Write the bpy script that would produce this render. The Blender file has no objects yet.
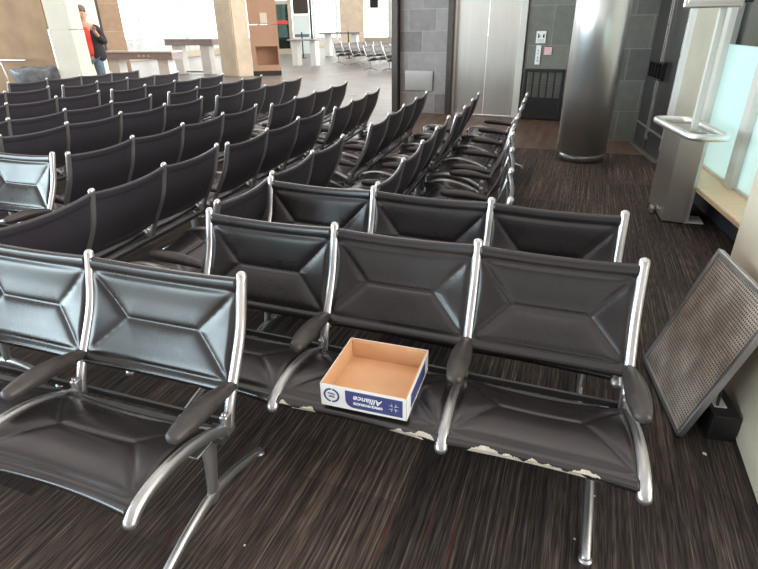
import bpy, bmesh, math, random
from mathutils import Vector, Matrix
random.seed(7)
PI = math.pi
S = bpy.context.scene
COL = S.collection

# ------------------------------------------------------------------ materials
def new_mat(name):
    m = bpy.data.materials.new(name); m.use_nodes = True
    nt = m.node_tree; b = nt.nodes['Principled BSDF']
    return m, nt, b
def noise_var(nt, b, col, amt, scale, stretch=(1, 1, 1), detail=4, coord='Object'):
    tc = nt.nodes.new('ShaderNodeTexCoord'); mp = nt.nodes.new('ShaderNodeMapping')
    mp.inputs['Scale'].default_value = stretch
    n = nt.nodes.new('ShaderNodeTexNoise'); n.inputs['Scale'].default_value = scale; n.inputs['Detail'].default_value = detail
    r = nt.nodes.new('ShaderNodeValToRGB')
    r.color_ramp.elements[0].position = .3; r.color_ramp.elements[1].position = .7
    r.color_ramp.elements[0].color = (*[max(0, c * (1 - amt)) for c in col], 1)
    r.color_ramp.elements[1].color = (*[min(1, c * (1 + amt)) for c in col], 1)
    nt.links.new(tc.outputs[coord], mp.inputs[0]); nt.links.new(mp.outputs[0], n.inputs[0])
    nt.links.new(n.outputs[0], r.inputs[0]); nt.links.new(r.outputs[0], b.inputs['Base Color'])
    return mp, n, r
def mat(name, col, rough=.5, metal=0., amt=.12, scale=8, stretch=(1, 1, 1), bump=0., bscale=60, spec=None, rvar=0.):
    m, nt, b = new_mat(name)
    b.inputs['Roughness'].default_value = rough; b.inputs['Metallic'].default_value = metal
    if spec is not None: b.inputs['Specular IOR Level'].default_value = spec
    mp, n, r = noise_var(nt, b, col, amt, scale, stretch)
    if rvar:
        mr = nt.nodes.new('ShaderNodeMapRange'); mr.inputs[3].default_value = max(.02, rough - rvar); mr.inputs[4].default_value = rough + rvar
        mr.inputs[1].default_value = .3; mr.inputs[2].default_value = .7
        nt.links.new(n.outputs[0], mr.inputs[0]); nt.links.new(mr.outputs[0], b.inputs['Roughness'])
    if bump:
        n2 = nt.nodes.new('ShaderNodeTexNoise'); n2.inputs['Scale'].default_value = bscale; n2.inputs['Detail'].default_value = 3
        bp = nt.nodes.new('ShaderNodeBump'); bp.inputs['Strength'].default_value = bump; bp.inputs['Distance'].default_value = .004
        nt.links.new(mp.outputs[0], n2.inputs[0]); nt.links.new(n2.outputs[0], bp.inputs['Height']); nt.links.new(bp.outputs[0], b.inputs['Normal'])
    return m
M = {}
M['leather'] = mat('black leather', (.0145, .012, .0128), .29, 0, .15, 5, bump=.06, bscale=22, spec=.66, rvar=.05)
M['leather_rear_hazed'] = mat('matte hazed rear leather', (.040, .036, .046), .50, 0, .10, 5, bump=.04, bscale=22, spec=.6, rvar=.04)  # matte rear face; base paled and blued to carry the haze
M['alu'] = mat('brushed aluminium', (.66, .65, .65), .30, .88, .05, 6, rvar=.04)
M['alu_dull'] = mat('dull cast aluminium', (.44, .44, .44), .36, .9, .06, 6, rvar=.04)
M['beam'] = mat('dark satin beam metal', (.10, .10, .105), .40, .7, .1, 12)
M['arm'] = mat('worn dark armrest plastic', (.045, .039, .037), .42, 0, .30, 22, spec=.5, rvar=.08)
M['foam'] = mat('exposed cream foam', (.80, .74, .64), .9, 0, .10, 60)
M['board'] = mat('brown cardboard', (.66, .40, .22), .8, 0, .06, 10)
M['print'] = mat('white printed card', (.78, .78, .76), .55, 0, .03, 10)
M['navy'] = mat('navy print', (.055, .065, .20), .5, 0, .08, 20)
M['white'] = mat('white ink', (.8, .8, .8), .5, 0, .02, 10)
M['steel'] = mat('brushed stainless steel', (.62, .58, .54), .32, .85, .04, 5, (30, 30, 1), rvar=.03)
M['steel_col'] = mat('polished column steel', (.86, .87, .86), .32, .90, .02, 2, (3, 3, .4), rvar=.02)
M['steel_dark'] = mat('dark steel frame', (.085, .072, .062), .4, .6, .1, 8)
M['elev'] = mat('elevator door steel', (.64, .60, .55), .34, .92, .03, 2, (8, 1, .5), rvar=.02)
M['black'] = mat('black painted metal', (.016, .014, .014), .45, .2, .15, 9)
M['doorblack'] = mat('black door panel', (.034, .032, .030), .35, .1, .15, 4)
M['cream'] = mat('cream painted panel', (.74, .68, .56), .6, 0, .05, 2)
M['colbeige'] = mat('beige column paint', (.60, .53, .42), .55, 0, .04, 3)
M['beigedark'] = mat('beige painted metal', (.46, .41, .32), .5, 0, .06, 3)
M['framelight'] = mat('light aluminium window frame', (.62, .60, .55), .45, .2, .05, 3)
M['concrete'] = mat('pale concrete', (.62, .52, .40), .85, 0, .12, 2.5, bump=.2)
M['brownwall'] = mat('brown stone wall', (.44, .29, .17), .8, 0, .18, 1.8, bump=.2)
M['browncab'] = mat('brown laminate panels', (.50, .31, .21), .55, 0, .06, 2)
M['sill'] = mat('pale wood window sill', (.70, .52, .33), .45, 0, .08, 3, (1, 12, 1))
M['greyplinth'] = mat('dark grey plinth', (.045, .05, .06), .6, 0, .2, 4)
M['bin'] = mat('grey bin liner plastic', (.20, .21, .23), .35, 0, .45, 7, bump=.5, bscale=12)
M['skin'] = mat('skin', (.55, .33, .24), .6, 0, .05, 8)
M['red'] = mat('red shirt cloth', (.75, .06, .05), .8, 0, .08, 8)
M['jacket'] = mat('dark jacket cloth', (.035, .032, .04), .85, 0, .15, 8)
M['jeans'] = mat('faded blue denim', (.13, .18, .26), .85, 0, .2, 12)
M['hair'] = mat('brown grey hair', (.16, .12, .09), .7, 0, .2, 40)
M['paper'] = mat('white paper', (.80, .79, .76), .7, 0, .04, 10)
M['pink'] = mat('pink notice', (.75, .42, .45), .6, 0, .04, 10)
M['blue'] = mat('blue plastic', (.05, .13, .45), .4, 0, .04, 10)
M['cabinetedge'] = mat('charcoal counter edge', (.33, .28, .29), .5, 0, .1, 10)
M['countertop'] = mat('pale counter top', (.55, .50, .47), .4, 0, .06, 10)
M['redsign'] = mat('red sign', (.7, .06, .05), .5, 0, .04, 10)
M['poster'] = mat('pale poster', (.70, .80, .80), .4, 0, .05, 2)

def tile_mat(name, c1, c2, mortar, bw, bh, rough=.45, axis='xz', msize=.006):
    m, nt, b = new_mat(name); b.inputs['Roughness'].default_value = rough
    tc = nt.nodes.new('ShaderNodeTexCoord'); sp = nt.nodes.new('ShaderNodeSeparateXYZ'); cb = nt.nodes.new('ShaderNodeCombineXYZ')
    nt.links.new(tc.outputs['Object'], sp.inputs[0])
    if axis == 'xz':
        nt.links.new(sp.outputs[0], cb.inputs[0])
    else:
        nt.links.new(sp.outputs[1], cb.inputs[0])
    nt.links.new(sp.outputs[2], cb.inputs[1])
    br = nt.nodes.new('ShaderNodeTexBrick'); br.inputs['Scale'].default_value = 1
    br.inputs['Brick Width'].default_value = bw; br.inputs['Row Height'].default_value = bh
    br.inputs['Mortar Size'].default_value = msize; br.inputs['Bias'].default_value = 0
    br.inputs['Color1'].default_value = (*c1, 1); br.inputs['Color2'].default_value = (*c2, 1); br.inputs['Mortar'].default_value = (*mortar, 1)
    nz = nt.nodes.new('ShaderNodeTexNoise'); nz.inputs['Scale'].default_value = 9
    mx = nt.nodes.new('ShaderNodeMixRGB'); mx.blend_type = 'MULTIPLY'; mx.inputs[0].default_value = .35
    nt.links.new(cb.outputs[0], br.inputs[0]); nt.links.new(tc.outputs['Object'], nz.inputs[0])
    nt.links.new(br.outputs[0], mx.inputs[1]); nt.links.new(nz.outputs[0], mx.inputs[2]); nt.links.new(mx.outputs[0], b.inputs['Base Color'])
    return m
M['tile_grey'] = tile_mat('grey wall tiles', (.40, .365, .355), (.24, .215, .21), (.46, .44, .42), .55, .37)
M['tile_green'] = tile_mat('dark green grey wall tiles', (.20, .20, .165), (.15, .15, .125), (.26, .26, .24), .75, .62)
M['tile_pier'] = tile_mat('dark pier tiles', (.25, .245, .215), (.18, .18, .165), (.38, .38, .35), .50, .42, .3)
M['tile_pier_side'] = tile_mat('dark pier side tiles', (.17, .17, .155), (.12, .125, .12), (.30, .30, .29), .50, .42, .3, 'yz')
M['tile_brown'] = tile_mat('tan wall tiles', (.46, .32, .22), (.42, .29, .20), (.62, .50, .38), .9, .75, .6)

def carpet_mat():
    m, nt, b = new_mat('striped carpet'); b.inputs['Roughness'].default_value = .85; b.inputs['Specular IOR Level'].default_value = .25
    L = nt.links.new; N = nt.nodes.new
    tc = N('ShaderNodeTexCoord'); rot = N('ShaderNodeMapping'); rot.inputs['Rotation'].default_value = (0, 0, .03)
    L(tc.outputs['Object'], rot.inputs[0])
    def noise(sc, scale=1., detail=2):
        mp = N('ShaderNodeMapping'); mp.inputs['Scale'].default_value = sc; L(rot.outputs[0], mp.inputs[0])
        n = N('ShaderNodeTexNoise'); n.inputs['Scale'].default_value = scale; n.inputs['Detail'].default_value = detail
        L(mp.outputs[0], n.inputs[0]); return n
    def ramp(src, stops):
        r = N('ShaderNodeValToRGB'); e = r.color_ramp.elements
        e[0].position, e[0].color = stops[0][0], (*stops[0][1], 1); e[1].position, e[1].color = stops[-1][0], (*stops[-1][1], 1)
        for p, c in stops[1:-1]:
            q = e.new(p); q.color = (*c, 1)
        L(src, r.inputs[0]); return r
    def mix(f, a, c, mode='MIX'):
        x = N('ShaderNodeMixRGB'); x.blend_type = mode
        if isinstance(f, float): x.inputs[0].default_value = f
        else: L(f, x.inputs[0])
        L(a, x.inputs[1]); L(c, x.inputs[2]); return x.outputs[0]
    streak = ramp(noise((95, 1.1, 1)).outputs[0], [(.32, (.022, .018, .017)), (.50, (.048, .038, .034)), (.62, (.085, .068, .057)), (.78, (.17, .14, .115))])
    fine = ramp(noise((230, 9, 1), 1, 1).outputs[0], [(.35, (.45, .45, .45)), (.65, (1.3, 1.3, 1.3))])
    c = mix(1., streak.outputs[0], fine.outputs[0], 'MULTIPLY'); gain = N('ShaderNodeRGB'); gain.outputs[0].default_value = (.98, .98, 1.0, 1); c = mix(1., c, gain.outputs[0], 'MULTIPLY')
    # carpet planks of different tone
    sep = N('ShaderNodeSeparateXYZ'); L(rot.outputs[0], sep.inputs[0]); cmb = N('ShaderNodeCombineXYZ'); L(sep.outputs[1], cmb.inputs[0]); L(sep.outputs[0], cmb.inputs[1])
    br = N('ShaderNodeTexBrick'); br.inputs['Scale'].default_value = 1; br.inputs['Brick Width'].default_value = .9; br.inputs['Row Height'].default_value = .45; br.inputs['Mortar Size'].default_value = 0.
    br.inputs['Color1'].default_value = (.72, .72, .72, 1); br.inputs['Color2'].default_value = (1.65, 1.56, 1.44, 1); L(cmb.outputs[0], br.inputs[0])
    c = mix(1., c, br.outputs[0], 'MULTIPLY')
    redm = ramp(noise((48, 1.3, 1), 1, 1).outputs[0], [(.70, (0, 0, 0)), (.75, (1, 1, 1))])
    red = N('ShaderNodeRGB'); red.outputs[0].default_value = (.16, .022, .018, 1)
    mm = N('ShaderNodeMath'); mm.operation = 'MULTIPLY'; L(redm.outputs[0], mm.inputs[0]); mm.inputs[1].default_value = .45
    c = mix(mm.outputs[0], c, red.outputs[0])
    # the smooth brown planks by the elevator
    wood = ramp(noise((9, 1.2, 1), 1, 4).outputs[0], [(.3, (.075, .046, .034)), (.7, (.16, .105, .078))])
    gy = N('ShaderNodeMath'); gy.operation = 'GREATER_THAN'; gy.inputs[1].default_value = 7.85; L(sep.outputs[1], gy.inputs[0])
    c = mix(gy.outputs[0], c, wood.outputs[0])
    # lighter grey carpet beyond the seating, window glare put into its tone
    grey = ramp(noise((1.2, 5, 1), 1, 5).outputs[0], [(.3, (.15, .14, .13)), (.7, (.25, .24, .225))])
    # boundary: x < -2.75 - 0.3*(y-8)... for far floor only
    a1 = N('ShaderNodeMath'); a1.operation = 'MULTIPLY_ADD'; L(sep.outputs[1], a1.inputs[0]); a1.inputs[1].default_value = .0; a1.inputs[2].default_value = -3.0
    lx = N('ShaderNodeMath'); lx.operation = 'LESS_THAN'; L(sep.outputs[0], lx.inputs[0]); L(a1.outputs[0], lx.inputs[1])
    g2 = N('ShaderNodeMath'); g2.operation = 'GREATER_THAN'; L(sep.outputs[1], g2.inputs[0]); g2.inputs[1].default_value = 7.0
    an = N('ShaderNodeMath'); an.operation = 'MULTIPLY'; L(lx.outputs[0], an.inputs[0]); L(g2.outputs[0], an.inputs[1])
    bk = N('ShaderNodeMath'); bk.operation = 'LESS_THAN'; L(sep.outputs[1], bk.inputs[0]); bk.inputs[1].default_value = -1.2
    mxm = N('ShaderNodeMath'); mxm.operation = 'MAXIMUM'; L(an.outputs[0], mxm.inputs[0]); L(bk.outputs[0], mxm.inputs[1])
    pale = ramp(noise((1.2, 5, 1), 1, 5).outputs[0], [(.3, (.60, .58, .54)), (.7, (.72, .70, .66))])
    c = mix(an.outputs[0], c, grey.outputs[0]); c = mix(bk.outputs[0], c, pale.outputs[0])       # unseen pale floor behind, added to brighten what the steel reflects
    L(c, b.inputs['Base Color'])
    rr = N('ShaderNodeMapRange'); rr.inputs[3].default_value = .85; rr.inputs[4].default_value = .42; L(gy.outputs[0], rr.inputs[0]); L(rr.outputs[0], b.inputs['Roughness'])
    bp = N('ShaderNodeBump'); bp.inputs['Strength'].default_value = .25; bp.inputs['Distance'].default_value = .003; L(noise((230, 9, 1), 1, 1).outputs[0], bp.inputs['Height']); L(bp.outputs[0], b.inputs['Normal'])
    return m
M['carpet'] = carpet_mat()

def perf_mat():
    m, nt, b = new_mat('perforated worn steel'); L = nt.links.new; N = nt.nodes.new
    b.inputs['Metallic'].default_value = .25; b.inputs['Roughness'].default_value = .36
    tc = N('ShaderNodeTexCoord'); mp = N('ShaderNodeMapping'); mp.inputs['Scale'].default_value = (68, 68, 0); L(tc.outputs['Object'], mp.inputs[0])
    v = N('ShaderNodeTexVoronoi'); v.inputs['Scale'].default_value = 1; v.inputs['Randomness'].default_value = 0; L(mp.outputs[0], v.inputs[0])
    r = N('ShaderNodeValToRGB'); r.color_ramp.elements[0].position = .24; r.color_ramp.elements[1].position = .34; L(v.outputs[0], r.inputs[0])
    n = N('ShaderNodeTexNoise'); n.inputs['Scale'].default_value = 7; n.inputs['Detail'].default_value = 6; L(tc.outputs['Object'], n.inputs[0])
    r2 = N('ShaderNodeValToRGB'); r2.color_ramp.elements[0].position = .4; r2.color_ramp.elements[1].position = .7
    r2.color_ramp.elements[0].color = (.36, .30, .25, 1); r2.color_ramp.elements[1].color = (.66, .58, .51, 1); L(n.outputs[0], r2.inputs[0])
    mx = N('ShaderNodeMixRGB'); L(r.outputs[0], mx.inputs[0]); mx.inputs[1].default_value = (.02, .018, .016, 1); L(r2.outputs[0], mx.inputs[2])
    L(mx.outputs[0], b.inputs['Base Color'])
    bp = N('ShaderNodeBump'); bp.inputs['Distance'].default_value = .003; bp.inputs['Strength'].default_value = .6; L(r.outputs[0], bp.inputs['Height']); L(bp.outputs[0], b.inputs['Normal'])
    return m
M['perf'] = perf_mat()

def frosted():
    m, nt, b = new_mat('frosted aqua glass'); L = nt.links.new; N = nt.nodes.new
    out = nt.nodes['Material Output']
    b.inputs['Base Color'].default_value = (.36, .60, .57, 1); b.inputs['Roughness'].default_value = .25
    n = N('ShaderNodeTexNoise'); n.inputs['Scale'].default_value = 1.5
    r = N('ShaderNodeValToRGB'); r.color_ramp.elements[0].color = (.60, .76, .76, 1); r.color_ramp.elements[1].color = (.70, .82, .82, 1); L(n.outputs[0], r.inputs[0])
    L(r.outputs[0], b.inputs['Base Color'])
    t = N('ShaderNodeBsdfTranslucent'); L(r.outputs[0], t.inputs[0])
    mx = N('ShaderNodeMixShader'); mx.inputs[0].default_value = .72; L(b.outputs[0], mx.inputs[1]); L(t.outputs[0], mx.inputs[2]); L(mx.outputs[0], out.inputs[0])
    return m
M['frost'] = frosted()
def clear_glass(name, tint):
    m, nt, b = new_mat(name); L = nt.links.new; N = nt.nodes.new; out = nt.nodes['Material Output']
    g = N('ShaderNodeBsdfGlossy'); g.inputs['Roughness'].default_value = .03
    t = N('ShaderNodeBsdfTransparent')
    lw = N('ShaderNodeLayerWeight'); lw.inputs[0].default_value = .25
    n = N('ShaderNodeTexNoise'); n.inputs['Scale'].default_value = .6
    r = N('ShaderNodeValToRGB'); r.color_ramp.elements[0].color = (*[c * .96 for c in tint], 1); r.color_ramp.elements[1].color = (*tint, 1)
    L(n.outputs[0], r.inputs[0]); L(r.outputs[0], t.inputs[0])
    mx = N('ShaderNodeMixShader'); L(lw.outputs[1], mx.inputs[0]); L(t.outputs[0], mx.inputs[1]); L(g.outputs[0], mx.inputs[2]); L(mx.outputs[0], out.inputs[0])
    return m
M['glass'] = clear_glass('clear window glass', (.96, .98, .98))
M['glass_tint'] = clear_glass('smoked window glass', (.16, .20, .19))

# ------------------------------------------------------------------ helpers
def finish(name, bm, material, parent=None, smooth=False, mats=None):
    me = bpy.data.meshes.new(name); bmesh.ops.recalc_face_normals(bm, faces=bm.faces[:]); bm.to_mesh(me); bm.free()
    for m in (mats or [material]): me.materials.append(m)
    if smooth:
        for p in me.polygons: p.use_smooth = True
    o = bpy.data.objects.new(name, me); COL.objects.link(o)
    if parent: o.parent = parent
    return o
def tag(o, label=None, cat=None, group=None, kind=None):
    if label: o['label'] = label
    if cat: o['category'] = cat
    if group: o['group'] = group
    if kind: o['kind'] = kind
    return o
def empty(name, loc, rz=0, label=None, cat=None, group=None):
    o = bpy.data.objects.new(name, None); COL.objects.link(o); o.location = loc; o.rotation_euler = (0, 0, rz); o.empty_display_size = .1
    return tag(o, label, cat, group)
def bx(bm, c, s, rot=None, bev=0.):
    r = bmesh.ops.create_cube(bm, size=1.); vs = r['verts']
    for v in vs: v.co = Vector((v.co.x * s[0], v.co.y * s[1], v.co.z * s[2]))
    if bev:
        es = list({e for v in vs for e in v.link_edges})
        rr = bmesh.ops.bevel(bm, geom=es, offset=bev, segments=2, affect='EDGES', profile=.5)
        vs = list({v for f in rr['faces'] for v in f.verts} | {v for v in vs if v.is_valid})
    mt = (rot.to_4x4() if rot else Matrix.Identity(4)); mt = Matrix.Translation(c) @ mt
    for v in vs: v.co = mt @ v.co
def prism(bm, pts, z0, z1, bev=0.):
    lo = [bm.verts.new((x, y, z0)) for x, y in pts]; hi = [bm.verts.new((x, y, z1)) for x, y in pts]
    bm.faces.new(lo[::-1]); bm.faces.new(hi); n = len(pts)
    es = []
    for i in range(n):
        f = bm.faces.new((lo[i], lo[(i + 1) % n], hi[(i + 1) % n], hi[i]))
    if bev:
        bmesh.ops.bevel(bm, geom=list({e for v in lo + hi for e in v.link_edges}), offset=bev, segments=2, affect='EDGES')
def wall_slab(bm, p, q, th, z0, z1):
    """slab whose visible face runs p->q; thickness to the left of p->q"""
    d = (Vector(q) - Vector(p)).normalized(); n = Vector((-d.y, d.x)) * th
    prism(bm, [p, q, (q[0] + n.x, q[1] + n.y), (p[0] + n.x, p[1] + n.y)], z0, z1)
def sweep(bm, path, rx, ry, seg=12, cap=True, up=Vector((1, 0, 0))):
    """tube along path (list of Vector); rx half-width along `up`, ry the other; lists or numbers; rounded ends"""
    n = len(path); P = [Vector(p) for p in path]
    RX = rx if isinstance(rx, (list, tuple)) else [rx] * n
    RY = ry if isinstance(ry, (list, tuple)) else [ry] * n
    rings = []
    def ring(c, t, a, b):
        u = (up - t * up.dot(t)).normalized(); w = t.cross(u).normalized()
        return [bm.verts.new(c + u * (a * math.cos(2 * PI * k / seg)) + w * (b * math.sin(2 * PI * k / seg))) for k in range(seg)]
    T = []
    for i in range(n):
        t = (P[min(i + 1, n - 1)] - P[max(i - 1, 0)]).normalized(); T.append(t)
    if cap:
        for k in (.92, .6, .25):
            h = math.sqrt(1 - k * k) if False else None
        for a in (80, 55, 28):
            s = math.cos(math.radians(a)); e = math.sin(math.radians(a))
            rings.append(ring(P[0] - T[0] * RY[0] * e, T[0], RX[0] * s, RY[0] * s))
    for i in range(n): rings.append(ring(P[i], T[i], RX[i], RY[i]))
    if cap:
        for a in (28, 55, 80):
            s = math.cos(math.radians(a)); e = math.sin(math.radians(a))
            rings.append(ring(P[-1] + T[-1] * RY[-1] * e, T[-1], RX[-1] * s, RY[-1] * s))
    for a, b in zip(rings, rings[1:]):
        for k in range(seg): bm.faces.new((a[k], a[(k + 1) % seg], b[(k + 1) % seg], b[k]))
    bm.faces.new(rings[0][::-1]); bm.faces.new(rings[-1])
def catmull(pts, sub=6):
    P = [Vector(p) for p in pts]; out = []
    for i in range(len(P) - 1):
        a = P[max(i - 1, 0)]; b = P[i]; c = P[i + 1]; d = P[min(i + 2, len(P) - 1)]
        for k in range(sub):
            t = k / sub
            out.append(.5 * ((2 * b) + (c - a) * t + (2 * a - 5 * b + 4 * c - d) * t * t + (3 * b - a - 3 * c + d) * t ** 3))
    out.append(P[-1]); return out
def cyl(bm, c, r, h, seg=24, r2=None):
    bmesh.ops.create_cone(bm, cap_ends=True, segments=seg, radius1=r, radius2=r if r2 is None else r2, depth=h, matrix=Matrix.Translation((c[0], c[1], c[2] + h / 2)))

# ------------------------------------------------------------------ tandem sling benches
BACK = [(0, 0, .862), (0, -.020, .785), (0, -.040, .710), (0, -.065, .645), (0, -.105, .570), (0, -.145, .500), (0, -.178, .435), (0, -.200, .372)]
SEAT = [(0, -.200, .372), (0, -.250, .386), (0, -.325, .422), (0, -.415, .450), (0, -.510, .462), (0, -.590, .456), (0, -.640, .440), (0, -.668, .418)]
W = .61
def sub_path(pts, lo, hi, n):
    c = catmull(pts, 10); d = [0]
    for a, b in zip(c, c[1:]): d.append(d[-1] + (b - a).length)
    out = []
    for i in range(n):
        s = (lo + (hi - lo) * i / (n - 1)) * d[-1]
        j = max(k for k in range(len(d)) if d[k] <= s + 1e-9); j = min(j, len(c) - 2)
        t = (s - d[j]) / (d[j + 1] - d[j]); out.append(c[j].lerp(c[j + 1], t))
    return out
def segd(p, a, b):
    ax, ay = a; bx_, by = b; dx, dy = bx_ - ax, by - ay
    t = max(0, min(1, ((p[0] - ax) * dx + (p[1] - ay) * dy) / (dx * dx + dy * dy)))
    return math.hypot(p[0] - ax - t * dx, p[1] - ay - t * dy)
def sling(path, L, sag, nodes, hem=(.045, .045), nu=64, nv=56, seat=False, hollow=.018):
    """quilted leather sling stretched between two rails; local x from 0 to W"""
    bm = bmesh.new(); x0, x1 = .014, W - .014; w = x1 - x0
    h0, h1 = hem
    n1, n2 = nodes; A = (n1[0] * w, h0 + n1[1] * (L - h0 - h1)); B = (n2[0] * w, h0 + n2[1] * (L - h0 - h1))
    segs = [((0, h0), A), ((0, L - h1), A), ((w, h0), B), ((w, L - h1), B), (A, B)]
    hemsegs = [((0, h0), (w, h0)), ((0, L - h1), (w, L - h1))]
    def puff(d, a, r): return a * (1 - math.exp(-d / r))
    F = []; R = []
    for j in range(nv):
        p = path[j]; t = (path[min(j + 1, nv - 1)] - path[max(j - 1, 0)]).normalized()
        nrm = Vector((0, t.z, -t.y))        # points to the sitter
        v = L * j / (nv - 1); fr = []; rr = []
        for i in range(nu):
            u = w * i / (nu - 1); q = u / w
            sg = sag * 4 * q * (1 - q)
            dm = min(segd((u, v), *s) for s in segs); dh = min(segd((u, v), *s) for s in hemsegs)
            edge = min(u, w - u)
            k = (puff(dm, .0065, .009) + puff(dm, .004, .035)) * min(1, edge / .02) if h0 < v < L - h1 else .009
            k = k * (1 - math.exp(-dh / .008)) + .002
            ev = min(v, L - v); rnd = math.sqrt(max(0, 1 - (1 - min(1, ev / .014)) ** 2))
            off = (.004 + k) * rnd
            c = Vector((x0 + u, p.y, p.z)) - nrm * sg
            if seat: c += Vector((0, hollow * 4 * q * (1 - q) * (v / L) ** 2, 0))       # front edge bows in
            else: c += t * (hollow * 4 * q * (1 - q) * (1 - v / L))                      # top edge dips
            fr.append(bm.verts.new(c + nrm * off))
            kb = .004 + (.005 if (v < h0 or v > L - h1) else 0) * (1 - math.exp(-dh / .006))
            rr.append(bm.verts.new(c - nrm * kb * rnd))
        F.append(fr); R.append(rr)
    for j in range(nv - 1):
        for i in range(nu - 1):
            bm.faces.new((F[j][i], F[j][i + 1], F[j + 1][i + 1], F[j + 1][i]))
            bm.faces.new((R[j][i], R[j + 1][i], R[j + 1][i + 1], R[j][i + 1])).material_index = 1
    for j in range(nv - 1):
        bm.faces.new((F[j][0], F[j + 1][0], R[j + 1][0], R[j][0])); bm.faces.new((F[j][-1], R[j][-1], R[j + 1][-1], F[j + 1][-1]))
    for i in range(nu - 1):
        bm.faces.new((F[0][i], R[0][i], R[0][i + 1], F[0][i + 1])); bm.faces.new((F[-1][i], F[-1][i + 1], R[-1][i + 1], R[-1][i]))
    return bm
def mesh_of(name, bm, m, smooth=True):
    me = bpy.data.meshes.new(name); bmesh.ops.remove_doubles(bm, verts=bm.verts[:], dist=1e-6); bmesh.ops.recalc_face_normals(bm, faces=bm.faces[:]); bm.to_mesh(me); bm.free()
    for q in (m if isinstance(m, list) else [m]): me.materials.append(q)
    if smooth:
        for p in me.polygons: p.use_smooth = True
    return me
bp = sub_path(BACK, .015, .80, 56); sp_ = sub_path(SEAT, .10, .985, 56)
ME = {}
ME['back_sling'] = mesh_of('back_sling', sling(bp, .44, .019, ((.25, .50), (.75, .50)), (.052, .045), hollow=.011), [M['leather'], M['leather_rear_hazed']])
ME['seat_sling'] = mesh_of('seat_sling', sling(sp_, .48, .020, ((.26, .48), (.74, .48)), (.040, .050), seat=True), [M['leather'], M['leather_rear_hazed']])
bm = bmesh.new(); pth = catmull(BACK, 4); sweep(bm, pth, .0195, .0165, 12); ME['back_rail'] = mesh_of('back_rail', bm, M['alu'])
bm = bmesh.new(); pth = catmull(SEAT, 4); n = len(pth)
sweep(bm, pth, [.015 + .007 * i / n for i in range(n)], [.018 + .004 * math.sin(PI * i / n) for i in range(n)], 12)
bx(bm, (0, -.205, .385), (.030, .050, .085), bev=.008); cyl(bm, (0, -.215, .405), .008, .03, 8)
ME['seat_rail'] = mesh_of('seat_rail', bm, M['alu_dull'])
bm = bmesh.new(); n = 15; pth = []; ra = []; rb = []
for i in range(n):
    t = i / (n - 1); pth.append((0, -.150 - .300 * t, .505 + .030 * t + .010 * math.sin(PI * t)))
    k = (.55 + .45 * math.sin(min(1, t / .65) * PI / 2)) if t < .65 else 1 - .30 * ((t - .65) / .35) ** 2
    ra.append(.040 * k); rb.append(.031 * k)
sweep(bm, pth, ra, rb, 16); ME['armrest'] = mesh_of('armrest', bm, M['arm'])
def leg_bm():
    """pedestal: plate under the beam, stem, and a long foot bar arching to two glides"""
    bm = bmesh.new()
    bx(bm, (0, -.25, .335), (.055, .19, .010), bev=.003)
    sweep(bm, [(0, -.25, .33), (0, -.255, .24), (0, -.27, .14), (0, -.275, .085)], [.018, .015, .013, .015], [.042, .032, .028, .034], 12)
    foot = catmull([(0, -.590, .020), (0, -.53, .040), (0, -.42, .072), (0, -.29, .095), (0, -.17, .085), (0, -.06, .052), (0, .035, .022)], 4)
    m = len(foot); sweep(bm, foot, .016, [.012 + .012 * math.sin(PI * i / (m - 1)) for i in range(m)], 10)
    for y in (-.588, .033): cyl(bm, (0, y, 0), .022, .014, 12)
    return bm
ME['leg'] = mesh_of('leg', leg_bm(), M['alu_dull'])
SK = .055
for k_ in list(ME):
    me = ME[k_].copy(); me.name = k_ + '_front'
    for v in me.vertices: v.co.x -= SK * v.co.y
    ME[k_ + '_f'] = me
def unit_part(kind, parent, x=0, sx=1., front=False):
    o = bpy.data.objects.new(kind, ME[kind + ('_f' if front else '')]); COL.objects.link(o); o.parent = parent; o.location = (x, 0, 0); o.scale = (sx, 1, 1)
    return o
beam_cache = {}
def bench(label, loc, rz, xs, group=None, arms='all', front=False):
    root = empty('airport_bench', (loc[0], loc[1], 0), rz, label, 'bench', group)
    n = len(xs)
    for i in range(n - 1):
        w = xs[i + 1] - xs[i]
        unit_part('back_sling', root, xs[i], w / W, front); unit_part('seat_sling', root, xs[i], w / W, front)
    for x in xs:
        unit_part('back_rail', root, x, 1, front); unit_part('seat_rail', root, x, 1, front)
    for i, x in enumerate(xs):
        if arms == 'all' or i in arms: unit_part('armrest', root, x, 1, front)
    key = round(xs[-1] - xs[0], 3)
    if key not in beam_cache:
        bm = bmesh.new(); bx(bm, (key / 2, -.235, .347), (key + .02, .050, .036), bev=.006)
        bx(bm, (key / 2, -.180, .362), (key, .012, .028), bev=.003)
        beam_cache[key] = mesh_of('beam', bm, M['beam'], False)
    o = bpy.data.objects.new('beam', beam_cache[key]); COL.objects.link(o); o.parent = root; o.location = (xs[0], 0, 0)
    ins = .06
    for x in (xs[0] + ins, xs[-1] - ins): unit_part('leg', root, x)
    return root
def row_bench(label, x, y, a, sp, n, group='seating benches standing in rows with their backs to the right', arms='all'):
    """bench facing -X whose nearest post stands at x, y; n posts"""
    d = Vector((math.sin(a), math.cos(a))); e = Vector((x, y)) + d * sp * (n - 1)
    return bench(label, e, -(PI / 2 + a), [sp * i for i in range(n)], group, arms)
def front_bench(label, x, y, a, xs, group='seating benches turned towards the window side', arms='all', skew=True):
    return bench(label, (x, y), -a, xs, group, arms, skew)

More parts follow.
